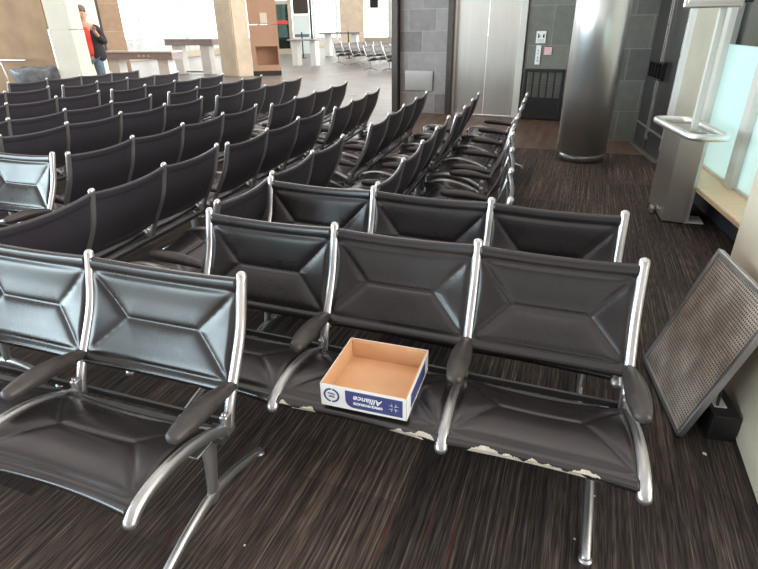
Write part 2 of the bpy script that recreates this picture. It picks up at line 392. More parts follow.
FB = front_bench('black leather three-seat airport bench holding the open cardboard box', -1.484, 1.960, .027, [-.014, .622, 1.233, 1.823])
front_bench('black leather bench directly behind the one that holds the cardboard box', -1.496, 2.550, .054, [-.009, .612, 1.222, 1.812])
front_bench('bench in the near left corner with two long armrests and shiny blue-lit backs', -1.640 - 2 * .62, 1.392, .0007, [0, .62, 1.24, 1.904], skew=False)
front_bench('bench cut by the left edge, facing the camera, pale blue shining backs, before the rows', -3.262 - 1.22, 2.700, 0, [0, .61, 1.22], skew=False)

def ext(x, y, a, s, k):   # start k seats nearer
    return x - math.sin(a) * s * k, y - math.cos(a) * s * k
rows = [
 ('bench seen from behind, nearest left row, rising behind the near left corner bench', -2.292, 2.062, -.0306, .592, 3, 1),
 ('second bench of the nearest left row, three backs seen right of the first gap', -2.277, 3.305, -.0169, .591, 4, 0),
 ('last bench of the nearest left row, far end by the open floor', -2.215, 5.160, -.075, .600, 4, 0),
 ('long bench of the second left row, starting beside the pale blue bench end', -3.161, 2.734, .0148, .603, 5, 0),
 ('far bench of the second left row, ending at the open tan floor', -2.983, 5.235, -.0430, .606, 5, 0),
 ('near bench of the third left row, cut by the left edge of the photo', -4.221, 3.724, .0458, .628, 4, 1),
 ('far bench of the third left row, pointing at the scraps by the brown cabinet', -3.990, 5.715, -.045, .625, 5, 0),
 ('near bench of the fourth left row, cut by the left edge of the photo', -4.979, 3.765, .0355, .628, 4, 1),
 ('far bench of the fourth left row, its end below the brown cabinet', -4.862, 5.934, -.0224, .611, 5, 0),
 ('near bench of the fifth left row, cut by the left edge', -6.038, 4.600, .0777, .635, 3, 1),
 ('far bench of the fifth left row, its end below the concrete column', -5.876, 6.033, .0449, .622, 5, 0),
 ('near bench of the sixth left row, in front of the grey bin', -7.211, 5.524, .1010, .636, 2, 1),
 ('far bench of the sixth left row, its end below the second counter', -7.049, 6.322, .0426, .627, 5, 0),
 ('farthest bench of the left rows, just in front of the bin and the person', -8.372, 6.518, .1077, .651, 5, 0),
 ('bench with its back to the camera starting behind the left end of the box bench', -1.540, 2.084, -.0218, .570, 4, 0),
 ('middle row bench reaching towards the grey tiled wall left of the elevator', -1.537, 4.329, -.0417, .586, 5, 0),
 ('bench starting right behind the second front bench, four backs pointing at the elevator', -.891, 2.604, -.0409, .569, 5, 0),
 ('short bench nearest the elevator doors on their left side', -.930, 4.955, -.0387, .575, 4, 0),
]
for lab, x, y, a, s, n, k in rows:
    x, y = ext(x, y, a, s, k)
    row_bench(lab, x, y, a, s, n + k, arms=list(range(1, n + k)))
row_bench('bench seen edge-on at the right aisle, its seats facing left, nearest of the two', -.190, 2.515, -.0938, .574, 4)
row_bench('bench seen edge-on at the right aisle, far one ending before the elevator doors', -.372, 4.40, -.030, .580, 5)

# torn foam on the two right seats of the box bench
def foam(x0, x1, seed, base):
    """ragged strip of bare foam wrapped round the front lip of a seat"""
    rnd = random.Random(seed); bm = bmesh.new(); N = 90
    ph = [rnd.uniform(0, 6.28) for _ in range(6)]
    cols = []
    for i in range(N):
        x = x0 + (x1 - x0) * i / (N - 1); q = (x - base) / W; s4 = 4 * q * (1 - q)
        n1 = (1.2 * math.sin(x * 31 + ph[0]) + .8 * math.sin(x * 73 + ph[1]) + .35 * math.sin(x * 171 + ph[2]) + rnd.uniform(-.25, .25)) / 1.6; n1 = max(-1, min(1, n1)); n2 = sum(math.sin(x * fq + p) for fq, p in zip((70, 160, 260), ph[3:])) / 3
        e = min(i, N - 1 - i) / 8; e = min(1, e)
        top = .97 - e * (.26 + .22 * n1); bot = .97
        m = []
        for t in range(6):
            f = top + (bot - top) * t / 5; idx = f * (len(FP) - 1); j = max(0, min(len(FP) - 2, int(idx))); r = idx - j
            p = FP[j].lerp(FP[j + 1], r) + Vector((0, .018 * s4 * FV[j], 0)) - FN[j] * (.020 * s4)
            m.append(bm.verts.new((x, p.y, p.z)))
        cols.append(m)
    for a, b in zip(cols, cols[1:]):
        for t in range(5): bm.faces.new((a[t], b[t], b[t + 1], a[t + 1]))
    bmesh.ops.solidify(bm, geom=bm.faces[:], thickness=.002)
    return bm
FP = []; FN = []; FV = []
for j in range(49, 56):
    t_ = (sp_[min(j + 1, 55)] - sp_[j - 1]).normalized(); nn = Vector((0, t_.z, -t_.y)); ev = .48 * (55 - j) / 55
    FP.append(sp_[j] + nn * (.0155 * math.sqrt(max(0, 1 - (1 - min(1, ev / .014)) ** 2)) + .0025)); FN.append(nn); FV.append((j / 55) ** 2)
for (a, b, sd, base) in ((.642, .78, 3, .622), (1.05, 1.22, 12, .622), (1.31, 1.52, 9, 1.233), (1.49, 1.72, 23, 1.233)):
    seat = [c for c in FB.children if c.name.startswith('seat_sling') and abs(c.location.x - base) < .01][0]
    o = finish('torn_foam', foam(a, b, sd, base), M['foam'], seat, True); o.data.transform(Matrix(((1, -SK, 0, 0), (0, 1, 0, 0), (0, 0, 1, 0), (0, 0, 0, 1))))
    o.location = (-seat.location.x / seat.scale.x, 0, 0); o.scale = (1 / seat.scale.x, 1, 1); o['label'] = 'torn seat edge showing cream foam'

# ------------------------------------------------------------------ cardboard box
BXW, BXD, BXH = .305, .300, .088
box = empty('cardboard_box', (-.512, 1.451, .4585), .010, 'open white and brown cardboard box with navy label on the middle front seat', 'box')
box.rotation_euler = (.0, 0, .01)
bm = bmesh.new(); t = .004
bx(bm, (0, 0, .004), (BXW - .004, BXD - .004, .004))
for s in (-1, 1):
    bx(bm, (s * (BXW / 2 - .0045), 0, BXH / 2), (.004, BXD - .006, BXH - .002)); bx(bm, (0, s * (BXD / 2 - .0045), BXH / 2), (BXW - .006, .004, BXH - .002))
finish('tray', bm, M['board'], box)
for sx in (-1, 1):
    for sy in (-1, 1):
        bm = bmesh.new(); bx(bm, (sx * (BXW / 2 - .045), sy * (BXD / 2 - .008), BXH * .55), (.075, .003, BXH * .72), bev=.001); finish('corner_flap', bm, M['board'], box)
bm = bmesh.new()
for s in (-1, 1):
    bx(bm, (s * (BXW / 2 - .001), 0, BXH / 2), (.002, BXD, BXH)); bx(bm, (0, s * (BXD / 2 - .001), BXH / 2), (BXW, .002, BXH))
finish('printed_sleeve', bm, M['print'], box)
FY = -BXD / 2
def plate(pts, th, y):
    bm = bmesh.new(); a = [bm.verts.new((x, y, z)) for x, z in pts]; b = [bm.verts.new((x, y - th, z)) for x, z in pts]
    bm.faces.new(a); bm.faces.new(b[::-1]); n = len(pts)
    for i in range(n): bm.faces.new((a[i], b[i], b[(i + 1) % n], a[(i + 1) % n]))
    return bm
arc = [(-.062 + .030 * (1 - math.cos(k * PI / 12)), .010 + .030 * (1 - math.sin(k * PI / 12))) for k in range(6, -1, -1)]
pts = [(-.062, .078), (.138, .078), (.138, .010)] + arc
panel = finish('navy_panel', plate(pts, .0006, FY), M['navy'], box)
bm = plate([(BXD * 0 - .10, .015), (.10, .015), (.10, .072), (-.10, .072)], .0006, 0)
for v in bm.verts: v.co = Vector((BXW / 2 - v.co.y, v.co.x, v.co.z))
finish('navy_side_panel', bm, M['navy'], box)
def text_mesh(name, s, size, m, parent, loc, rot, shear=0., bold=0., th=.0004, align='CENTER', xs=1.):
    cu = bpy.data.curves.new(name, 'FONT'); cu.body = s; cu.size = size; cu.align_x = align; cu.align_y = 'CENTER'; cu.shear = shear; cu.offset = bold; cu.extrude = th
    to = bpy.data.objects.new(name, cu); COL.objects.link(to); dg = bpy.context.evaluated_depsgraph_get(); dg.update()
    me = bpy.data.meshes.new_from_object(to.evaluated_get(dg)); bpy.data.objects.remove(to)
    me.materials.clear(); me.materials.append(m)
    o = bpy.data.objects.new(name, me); COL.objects.link(o); o.parent = parent; o.location = loc; o.rotation_euler = rot; o.scale = (xs, 1, 1)
    return o
UD = (PI / 2, PI, 0)
text_mesh('lettering', 'Alliance', .030, M['white'], panel, (.018, FY - .0008, .052), UD, .25, .0006, xs=1.05)
text_mesh('lettering', 'OFFICE PRODUCTS', .0125, M['white'], panel, (.018, FY - .0008, .031), UD, 0, .0007, xs=.95)
bm = bmesh.new()
for k in range(4):      # four split arrow heads pointing inward
    a = k * PI / 2 + PI / 4
    for s in (-1, 1):
        tri = [(.003, 0), (.019, s * .008), (.012, 0)] if s > 0 else [(.003, 0), (.012, 0), (.019, s * .008)]
        P2 = [(.108 + x * math.cos(a) - y * math.sin(a), .044 + x * math.sin(a) + y * math.cos(a)) for x, y in tri]
        vs = [bm.verts.new((x, FY - .0010, z)) for x, z in P2]; bm.faces.new(vs)
bmesh.ops.solidify(bm, geom=bm.faces[:], thickness=.0003)
finish('star_emblem', bm, M['white'], panel)
bm = bmesh.new(); cx, cz = -.112, .046
for k in range(40):
    a0, a1 = 2 * PI * k / 40, 2 * PI * (k + 1) / 40
    if k % 20 == 9: continue
    q = [(r, a) for r, a in ((.022, a0), (.029, a0), (.029, a1), (.022, a1))]
    bm.faces.new([bm.verts.new((cx + r * math.cos(a), FY - .0006, cz + r * math.sin(a))) for r, a in q])
bmesh.ops.remove_doubles(bm, verts=bm.verts[:], dist=1e-5); bmesh.ops.solidify(bm, geom=bm.faces[:], thickness=.0004)
seal = finish('round_seal', bm, M['navy'], box)
text_mesh('seal_lettering', 'Best', .012, M['navy'], seal, (cx, FY - .0008, cz - .005), UD, 0, .0002)
text_mesh('seal_lettering', 'Value', .012, M['navy'], seal, (cx, FY - .0008, cz + .007), UD, 0, .0002)

# ------------------------------------------------------------------ floor and setting
bm = bmesh.new(); prism(bm, [(-60, -30), (12, -30), (12, 70), (-60, 70)], -.06, 0)
finish('floor', bm, M['carpet'])['kind'] = 'structure'
def struct(name, bm, m, mats=None, smooth=False, parent=None):
    o = finish(name, bm, m, parent, smooth, mats)
    if parent is None: o['kind'] = 'structure'
    return o
# elevator wall: visible face line from (-3.3,10.81) to (0.6,10.42)
def ew(x): return 10.81 - .118 * (x + 3.3)
ANG = -math.atan(.118)
bm = bmesh.new(); wall_slab(bm, (-3.20, ew(-3.20)), (-2.24, ew(-2.24)), .30, 0, 3.4); struct('wall_back', bm, M['tile_grey'])
bm = bmesh.new(); wall_slab(bm, (-.80, ew(-.80)), (.75, ew(.75)), .30, 0, 3.4); struct('wall_elevator', bm, M['tile_green'])
bm = bmesh.new(); bx(bm, (-3.26, ew(-3.26) + .12, 1.7), (.13, .46, 3.4), Matrix.Rotation(ANG, 3, 'Z'), .008); struct('trim_1', bm, M['steel_dark'])
bm = bmesh.new(); bx(bm, (-2.17, ew(-2.17) + .13, 1.7), (.11, .36, 3.4), Matrix.Rotation(ANG, 3, 'Z'), .006); struct('trim_2', bm, M['steel_dark'])
bm = bmesh.new(); bx(bm, (-.86, ew(-.86) + .13, 1.7), (.12, .34, 3.4), Matrix.Rotation(ANG, 3, 'Z'), .006); struct('trim_3', bm, M['framelight'])
bm = bmesh.new(); wall_slab(bm, (-2.24, ew(-2.24)), (-.80, ew(-.80)), .3, 2.6, 3.4); struct('trim_4', bm, M['elev'])
dr = empty('door_1', (-1.505, ew(-1.505) + .10, 0), ANG); dr['kind'] = 'structure'
for s in (-1, 1):
    bm = bmesh.new(); bx(bm, (s * .2965, 0, 1.31), (.582, .04, 2.58), None, .003); finish('door_leaf', bm, M['elev'], dr)
bm = bmesh.new(); bx(bm, (0, -.06, .006), (1.19, .10, .012)); finish('threshold', bm, M['alu_dull'], dr)
# access panel on the tiled wall
ap = empty('access_panel', (-2.80, ew(-2.80) - .022, .60), ANG, 'brushed steel access panel low on the grey tiled wall left of the elevator', 'panel')
bm = bmesh.new(); bx(bm, (0, 0, 0), (.58, .012, .36), None, .003); finish('panel_plate', bm, M['steel'], ap)
bm = bmesh.new(); bx(bm, (0, -.009, .0), (.52, .006, .30), None, .002); finish('panel_door', bm, M['steel'], ap)
# pier with tiles, black door on the right wall
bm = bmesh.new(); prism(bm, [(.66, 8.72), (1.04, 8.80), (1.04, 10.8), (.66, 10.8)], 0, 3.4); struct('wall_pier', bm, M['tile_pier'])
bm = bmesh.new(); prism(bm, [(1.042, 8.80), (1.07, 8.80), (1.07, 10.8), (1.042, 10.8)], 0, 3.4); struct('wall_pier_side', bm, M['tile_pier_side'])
def rw(y): return 1.19 - .125 * (y - 7.45)      # right wall line, floor
bm = bmesh.new(); prism(bm, [(rw(8.95) + .10, 8.95), (rw(7.3) + .10, 7.3), (rw(7.3) + .3, 7.3), (rw(8.95) + .3, 8.95)], 0, 3.4); struct('wall_right', bm, M['steel_dark'])
RA = math.atan2(-.125, 1)
def rotz(a): return Matrix.Rotation(a, 3, 'Z')
bd = empty('door_2', (rw(8.15) + .04, 8.15, 0), math.atan(.125)); bd['kind'] = 'structure'
for yy in (-.38, .38):
    bm = bmesh.new(); bx(bm, (0, yy, 1.45), (.05, .73, 2.86), None, .004); leaf = finish('door_leaf', bm, M['doorblack'], bd)
bm = bmesh.new()
for yy in (-.72, -.04, .04, .72): bx(bm, (-.035, yy, 1.5), (.022, .022, 2.7), None, .003)
for yy in (-.38, .38): bx(bm, (-.035, yy, .30), (.018, .68, .02)); 
finish('door_frame_strip', bm, M['alu'], bd)
bm = bmesh.new()
for z in (.93, 1.13): sweep(bm, [(-.09, -.34, z), (-.09, -.04, z), (-.09, .34, z)], .012, .012, 8, up=Vector((0, 0, 1)))
for y in (-.3, -.15, 0, .15, .3): bx(bm, (-.075, y, 1.03), (.05, .014, .21))
finish('push_bar', bm, M['black'], leaf)
bm = bmesh.new(); bx(bm, (-.05, 0, .006), (.10, 1.52, .012)); finish('threshold', bm, M['alu_dull'], bd)

# cream window column between black door and glazing
bm = bmesh.new(); prism(bm, [(rw(7.42), 7.42), (rw(7.28) - .02, 7.28), (rw(7.28) + .25, 7.28), (rw(7.42) + .25, 7.42)], 0, 3.2); struct('trim_5', bm, M['print'])
bm = bmesh.new(); prism(bm, [(rw(7.28) + .03, 7.28), (rw(6.0) + .03, 6.0), (rw(6.0) + .3, 6.0), (rw(7.28) + .3, 7.28)], 0, 3.2); struct('wall_right_cream', bm, M['beigedark'])
# glazing
def gl(y): return 1.43 - .125 * (y - 5)
win = empty('window_1', (gl(5), 5, 0)); win['kind'] = 'structure'
def wpt(y, dx=0): return (gl(y) - gl(5) + dx, y - 5)
def wprism(name, y0, y1, dx0, dx1, z0, z1, m, bev=0):
    bm = bmesh.new(); prism(bm, [wpt(y0, dx0), wpt(y1, dx0), wpt(y1, dx1), wpt(y0, dx1)][::1], z0, z1, bev); return finish(name, bm, m, win)
for y0, y1 in ((5.95, 6.05), (5.04, 5.17), (3.55, 3.67), (2.55, 2.62)):
    wprism('mullion', y0, y1, -.03, .09, .335, 3.2, M['framelight'], .004)
for y0, y1 in ((5.17, 5.95), (3.67, 5.04), (2.62, 3.55)):
    wprism('pane_frosted', y0, y1, .02, .03, .36, 1.42, M['frost'])
    wprism('pane_clear', y0, y1, .02, .03, 1.42, 3.2, M['glass_tint'])
    wprism('pane_bead', y0, y1, .0, .02, .335, .36, M['framelight'])
bm = bmesh.new(); prism(bm, [(gl(6.05) - .27, 6.05), (gl(2.6) - .27, 2.6), (gl(2.6) + .12, 2.6), (gl(6.05) + .12, 6.05)], .295, .335, .006); struct('trim_6', bm, M['sill'])
bm = bmesh.new(); prism(bm, [(gl(6.05) - .02, 6.05), (gl(2.6) - .02, 2.6), (gl(2.6) + .12, 2.6), (gl(6.05) + .12, 6.05)], 0, .295); struct('baseboard_right', bm, M['greyplinth'])
# near beige column against which the grate leans
bm = bmesh.new(); prism(bm, [(.87, 1.60), (1.6, 1.60), (1.6, 2.92), (.90, 2.92)], 0, 3.2, .01); struct('wall_column', bm, M['colbeige'])
bm = bmesh.new(); bx(bm, (.862, 2.02, .14), (.02, .10, .28), None, .003); 

# silver round column
colm = empty('steel_column', (.27, 7.38, 0), 0, 'wide round polished steel column standing right of the elevator', 'column'); 
bm = bmesh.new(); cyl(bm, (0, 0, .11), .305, 3.2, 64); finish('column_shell', bm, M['steel_col'], colm, True)
bm = bmesh.new(); cyl(bm, (0, 0, 0), .265, .115, 48); finish('column_base', bm, M['alu_dull'], colm, True)

# ------------------------------------------------------------------ black gate by the elevator
g = empty('black_metal_rack', (-.40, ew(-.40) - .10, 0), ANG, 'low black metal rack with upright slats against the wall beside the elevator', 'rack')
bm = bmesh.new()
for x in (-.34, .30): bx(bm, (x, 0, .43), (.05, .06, .86), None, .006)
bx(bm, (-.02, 0, .84), (.66, .06, .05), None, .006); bx(bm, (-.02, 0, .05), (.66, .06, .05), None, .006)
finish('frame', bm, M['black'], g)
for k in range(4):
    bm = bmesh.new(); bx(bm, (-.21 + .125 * k, 0, .44), (.022, .03, .74)); finish('slat', bm, M['black'], g)
bm = bmesh.new(); bx(bm, (-.02, -.02, .22), (.60, .012, .34), None, .002); finish('lower_panel', bm, M['black'], g)
# wall plates
def wallplate(name, x, z, w, h, m, label, cat):
    r = empty(name, (x, ew(x) - .012, z), ANG, label, cat); bm = bmesh.new(); bx(bm, (0, 0, 0), (w, .010, h), None, .002); finish('plate', bm, m, r); return r
r = wallplate('elevator_notice', -.555, 1.37, .165, .19, M['paper'], 'small white notice with a figure and a flame above the call buttons', 'sign')
bm = bmesh.new(); bx(bm, (-.045, -.007, .045), (.020, .003, .022)); bx(bm, (-.038, -.007, .010), (.026, .003, .044)); bx(bm, (-.012, -.007, .018), (.036, .003, .008)); bx(bm, (.045, -.007, .014), (.026, .003, .046)); bx(bm, (.045, -.007, .045), (.012, .003, .024)); finish('pictogram', bm, M['black'], r)
bm = bmesh.new()
for k in range(4): bx(bm, (0, -.007, -.035 - .014 * k), (.12, .003, .005))
finish('text_lines', bm, M['alu_dull'], r)
r = wallplate('call_panel', -.575, 1.085, .085, .31, M['print'], 'narrow pale call button panel on the wall right of the elevator', 'panel')
bm = bmesh.new()
for z, s in ((.075, 1), (.025, -1)):
    vs = [bm.verts.new((dx, -.0065, z + s * dz)) for dx, dz in ((-.013, -.01), (.013, -.01), (0, .012))]; bm.faces.new(vs)
bmesh.ops.solidify(bm, geom=bm.faces[:], thickness=.002); finish('arrow', bm, M['black'], r)
bm = bmesh.new()
for z in (-.04, -.09):
    bmesh.ops.create_cone(bm, cap_ends=True, segments=16, radius1=.017, radius2=.015, depth=.008, matrix=Matrix.Translation((0, -.008, z)) @ Matrix.Rotation(PI / 2, 4, 'X'))
finish('button', bm, M['alu_dull'], r)
r = wallplate('pink_notice', -.41, 1.16, .13, .14, M['pink'], 'small pink notice beside the elevator call buttons', 'sign')
bm = bmesh.new(); bx(bm, (0, -.007, .064), (.12, .004, .012)); finish('top_bar', bm, M['black'], r)

# ------------------------------------------------------------------ pedestal with hoop and screen pole
pc = Vector((.905, 5.04))
ped = empty('steel_pedestal', (1.02, 5.20, 0), 0, 'stainless steel pedestal with a rounded tubular hoop on top, in the aisle by the window', 'pedestal')
off = Vector((-1.02, -5.20))
bm = bmesh.new(); prism(bm, [(x + off.x, y + off.y) for x, y in ((.95, 5.04), (1.13, 5.02), (1.09, 5.60), (.905, 5.62))], .015, .76, .004); finish('housing', bm, M['steel'], ped)
bm = bmesh.new(); prism(bm, [(x + off.x, y + off.y) for x, y in ((1.13, 5.06), (1.165, 5.06), (1.125, 5.58), (1.09, 5.58))], .0, .74, .002); finish('back_panel', bm, M['print'], ped)
bm = bmesh.new(); bx(bm, (.15, -.03, .006), (.24, .20, .012), None, .002); finish('foot_plate', bm, M['print'], ped)
bm = bmesh.new(); bx(bm, (-.125, .12, .03), (.03, .12, .05), None, .004); finish('foot_clip', bm, M['steel'], ped)
hc = [(.80, 5.62), (.96, 4.72), (1.24, 4.76), (1.10, 5.62)]
def rounded(pts, r, z, n=6):
    out = []; m = len(pts)
    for i in range(m):
        a, b, c = Vector(pts[i - 1]), Vector(pts[i]), Vector(pts[(i + 1) % m]); u = (a - b).normalized() * r; w = (c - b).normalized() * r
        for k in range(n + 1):
            t = k / n; p = (b + u) * (1 - t) ** 2 + 2 * b * t * (1 - t) + (b + w) * t * t; out.append(Vector((p.x, p.y, z)))
    return out
def closed_tube(bm, path, r, seg=10):
    n = len(path); rings = []
    for i in range(n):
        t = (path[(i + 1) % n] - path[i - 1]).normalized(); u = Vector((0, 0, 1)); w = t.cross(u).normalized()
        rings.append([bm.verts.new(path[i] + u * r * math.cos(2 * PI * k / seg) + w * r * math.sin(2 * PI * k / seg)) for k in range(seg)])
    for i in range(n):
        a, b = rings[i], rings[(i + 1) % n]
        for k in range(seg): bm.faces.new((a[k], a[(k + 1) % seg], b[(k + 1) % seg], b[k]))
bm = bmesh.new(); closed_tube(bm, rounded([(x + off.x, y + off.y) for x, y in hc], .09, .80), .030, 12); finish('hoop', bm, M['steel_col'], ped, True)
bm = bmesh.new(); prism(bm, [(x + off.x, y + off.y) for x, y in ((.93, 5.06), (1.14, 5.06), (1.08, 5.50), (.90, 5.50))], .76, .785, .003); finish('top_tray', bm, M['alu_dull'], ped)
bm = bmesh.new(); bx(bm, (.03, -.04, 1.25), (.050, .050, .95), None, .008); finish('pole', bm, M['framelight'], ped)
mon = empty('monitor', (1.05, 5.08, 1.70), -.12, 'grey-framed screen on the pole at the top right corner', 'monitor')
bm = bmesh.new(); bx(bm, (-.09, 0, .20), (.40, .05, .40), None, .012); finish('housing', bm, M['steel'], mon)
bm = bmesh.new(); bx(bm, (-.09, -.028, .20), (.34, .006, .33), None, .002); finish('screen', bm, M['alu'], mon)
bm = bmesh.new(); bx(bm, (.14, .03, .10), (.06, .08, .14), None, .01); finish('bracket', bm, M['black'], mon)

# ------------------------------------------------------------------ perforated panel leaning on the column
A = Vector((.575, 2.650, .012)); B = Vector((.655, 2.060, .012)); ux = (B - A); wdt = ux.length; ux.normalize()
upv = (Vector((.775, 2.74, .66)) - A); upv = (upv - ux * upv.dot(ux)); hgt = upv.length; upv.normalize(); nz = ux.cross(upv)
gp = bpy.data.objects.new('perforated_panel', None); COL.objects.link(gp)
gp.matrix_world = Matrix((( *[ux.x, upv.x, nz.x], A.x), (ux.y, upv.y, nz.y, A.y), (ux.z, upv.z, nz.z, A.z), (0, 0, 0, 1)))
tag(gp, 'scuffed perforated steel panel leaning against the cream column at right', 'panel')
bm = bmesh.new(); bx(bm, (wdt / 2, hgt / 2, 0), (wdt - .03, hgt - .03, .006)); finish('perforated_sheet', bm, M['perf'], gp)
bm = bmesh.new(); fr = .022
for c, s in (((wdt / 2, fr / 2, 0), (wdt, fr, .030)), ((wdt / 2, hgt - fr / 2, 0), (wdt, fr, .030)), ((fr / 2, hgt / 2, 0), (fr, hgt, .030)), ((wdt - fr / 2, hgt / 2, 0), (fr, hgt, .030))):
    bx(bm, c, s, None, .004)
finish('rim', bm, M['alu_dull'], gp)
# black floor box with cable
fb = empty('black_floor_box', (.80, 2.27, 0), .12, 'black box on the floor between the leaning panel and the cream column', 'box')
bm = bmesh.new(); bx(bm, (0, 0, .065), (.11, .34, .13), None, .008); finish('case', bm, M['black'], fb)
bm = bmesh.new(); sweep(bm, catmull([(-.02, -.10, .135), (0, -.05, .17), (.03, .02, .175), (.035, .06, .15), (.03, .1, .134)], 5), .006, .006, 8, up=Vector((0, 0, 1))); finish('cable', bm, M['beam'], fb, True)
bm = bmesh.new(); bx(bm, (-.01, .0, .133), (.05, .22, .004)); finish('white_edge', bm, M['print'], fb)
# litter
def scrap(name, x, y, s, m, label, cat='litter', group=None):
    bm = bmesh.new(); rnd = random.Random(int(x * 1000 + y * 77)); n = 6
    vs = [bm.verts.new((s * rnd.uniform(.6, 1) * math.cos(2 * PI * k / n), s * rnd.uniform(.6, 1) * math.sin(2 * PI * k / n), rnd.uniform(.002, .006))) for k in range(n)]
    bm.faces.new(vs); bmesh.ops.solidify(bm, geom=bm.faces[:], thickness=.002)
    o = finish(name, bm, m); o.location = (x, y, .001); return tag(o, label, cat, group)
scrap('paper_scrap', .74, 1.99, .012, M['paper'], 'white scrap on the carpet in front of the black floor box')
G1 = 'white specks on the dark carpet below the front bench'
for x, y in ((-.18, 1.13), (.23, 1.40), (-.86, 1.02), (.30, 1.62), (-.05, .95)):
    scrap('paper_scrap', x, y, .006, M['paper'], 'tiny white speck on the dark carpet near the front bench', 'litter', G1)
G2 = 'scraps by the brown cabinet'
for x, y in ((-8.9, 16.0), (-8.6, 16.7), (-8.3, 16.5), (-9.2, 15.7), (-8.1, 17.2), (-8.7, 16.2)):
    scrap('paper_scrap', x, y, .16, M['board'], 'tan scrap on the floor beside the brown cabinet base', 'litter', G2)
G3 = 'white papers on the open floor'
for x, y in ((-5.55, 13.6), (-5.2, 13.2), (-5.0, 13.9), (-5.9, 13.0)):
    scrap('paper_scrap', x, y, .11, M['paper'], 'white paper scrap on the open floor beyond the row ends', 'litter', G3)
pen = bpy.data.objects.new('blue_pen_cap', None); COL.objects.link(pen); pen.location = (.50, 2.66, 0); tag(pen, 'small blue plastic cap on the carpet beside the front bench end', 'cap')
bm = bmesh.new(); sweep(bm, [(-.03, 0, .012), (.02, .02, .012)], .010, .010, 8, up=Vector((0, 0, 1))); finish('cap_body', bm, M['blue'], pen, True)

# ------------------------------------------------------------------ left background
bm = bmesh.new(); prism(bm, [(-30, 9.9), (-11.05, 9.9), (-11.05, 10.4), (-30, 10.4)], 0, 4.6); struct('wall_left', bm, M['brownwall'])
bm = bmesh.new(); prism(bm, [(-11.04, 9.95), (-10.15, 9.95), (-10.15, 10.5), (-11.04, 10.5)], 0, 4.6, .01); struct('trim_7', bm, M['cream'])
bm = bmesh.new(); prism(bm, [(-10.0, 8.98), (-9.42, 8.98), (-9.42, 9.30), (-10.0, 9.30)], 0, 1.58, .005); prism(bm, [(-10.0, 8.99), (-9.42, 8.99), (-9.42, 9.29), (-10.0, 9.29)], 1.59, 4.6, .005)
struct('wall_panel', bm, M['cream'])
bm = bmesh.new(); bx(bm, (-10.09, 9.1, .8), (.07, .07, 1.6), None, .01); struct('trim_8', bm, M['steel'])
bin_ = empty('trash_can', (-10.72, 9.05, 0), 0, 'grey trash can with a plastic liner folded over its rim, far left', 'bin')
bm = bmesh.new(); cyl(bm, (0, 0, 0), .34, .80, 32, .39); finish('bin_body', bm, M['bin'], bin_, True)
bm = bmesh.new(); rings = []
for z, r in ((.62, .43), (.72, .455), (.84, .47), (.88, .455), (.885, .41), (.78, .38)):
    rings.append([bm.verts.new(((r + .012 * math.sin(9 * a + z * 20)) * math.cos(a), (r + .012 * math.sin(9 * a + z * 20)) * math.sin(a), z + .015 * math.sin(5 * a))) for a in [2 * PI * k / 60 for k in range(60)]])
for a, b in zip(rings, rings[1:]):
    for k in range(60): bm.faces.new((a[k], a[(k + 1) % 60], b[(k + 1) % 60], b[k]))
finish('liner', bm, M['bin'], bin_, True)
rail = empty('handrail', (-11.9, 9.55, 0), 0, 'pale metal rail sticking in at the left edge before the brown wall', 'rail')
bm = bmesh.new(); sweep(bm, [(-1.6, 0, .98), (.35, 0, .98)], .03, .03, 10, up=Vector((0, 0, 1))); finish('rail_bar', bm, M['alu'], rail, True)
bm = bmesh.new(); sweep(bm, [(-.4, 0, .96), (-.33, .02, .5), (-.3, .03, .0)], .02, .02, 8); finish('rail_post', bm, M['alu'], rail, True)

# tiled tan column with dark line, behind the person
def ray_pt(p, k): return (p[0] * k, p[1] * k)
bm = bmesh.new(); prism(bm, [(-13.7, 13.6), (-13.05, 14.4), (-13.6, 15.0), (-14.3, 14.2)], 0, 4.6); struct('wall_tan', bm, M['tile_brown'])
bm = bmesh.new(); prism(bm, [(-13.42, 13.86), (-13.37, 13.92), (-13.32, 13.86), (-13.37, 13.80)], 0, 4.6); struct('trim_9', bm, M['steel_dark'])
# long window wall on the far left
P0 = Vector((-23.4, 16.0)); P1 = Vector((-17.4, 47.0)); dv = (P1 - P0).normalized(); LN = (P1 - P0).length
def lw(s, off=0): p = P0 + dv * s + Vector((-dv.y, dv.x)) * off; return (p.x, p.y)
def lwslab(bm, s0, s1, o0, o1, z0, z1): prism(bm, [lw(s0, o0), lw(s1, o0), lw(s1, o1), lw(s0, o1)], z0, z1)
w2 = empty('window_2', (0, 0, 0)); w2['kind'] = 'structure'
bm = bmesh.new(); lwslab(bm, 0, LN, 0, .3, 0, .35); finish('base_wall', bm, M['beigedark'], w2)
for k in range(11):
    bm = bmesh.new(); lwslab(bm, k * 3.1, k * 3.1 + .10, 0, .2, .35, 8.); finish('mullion', bm, M['framelight'], w2)
for k in range(10):
    bm = bmesh.new(); lwslab(bm, k * 3.1 + .10, k * 3.1 + 3.1, .08, .10, .35, 8.); finish('pane', bm, M['glass'], w2)
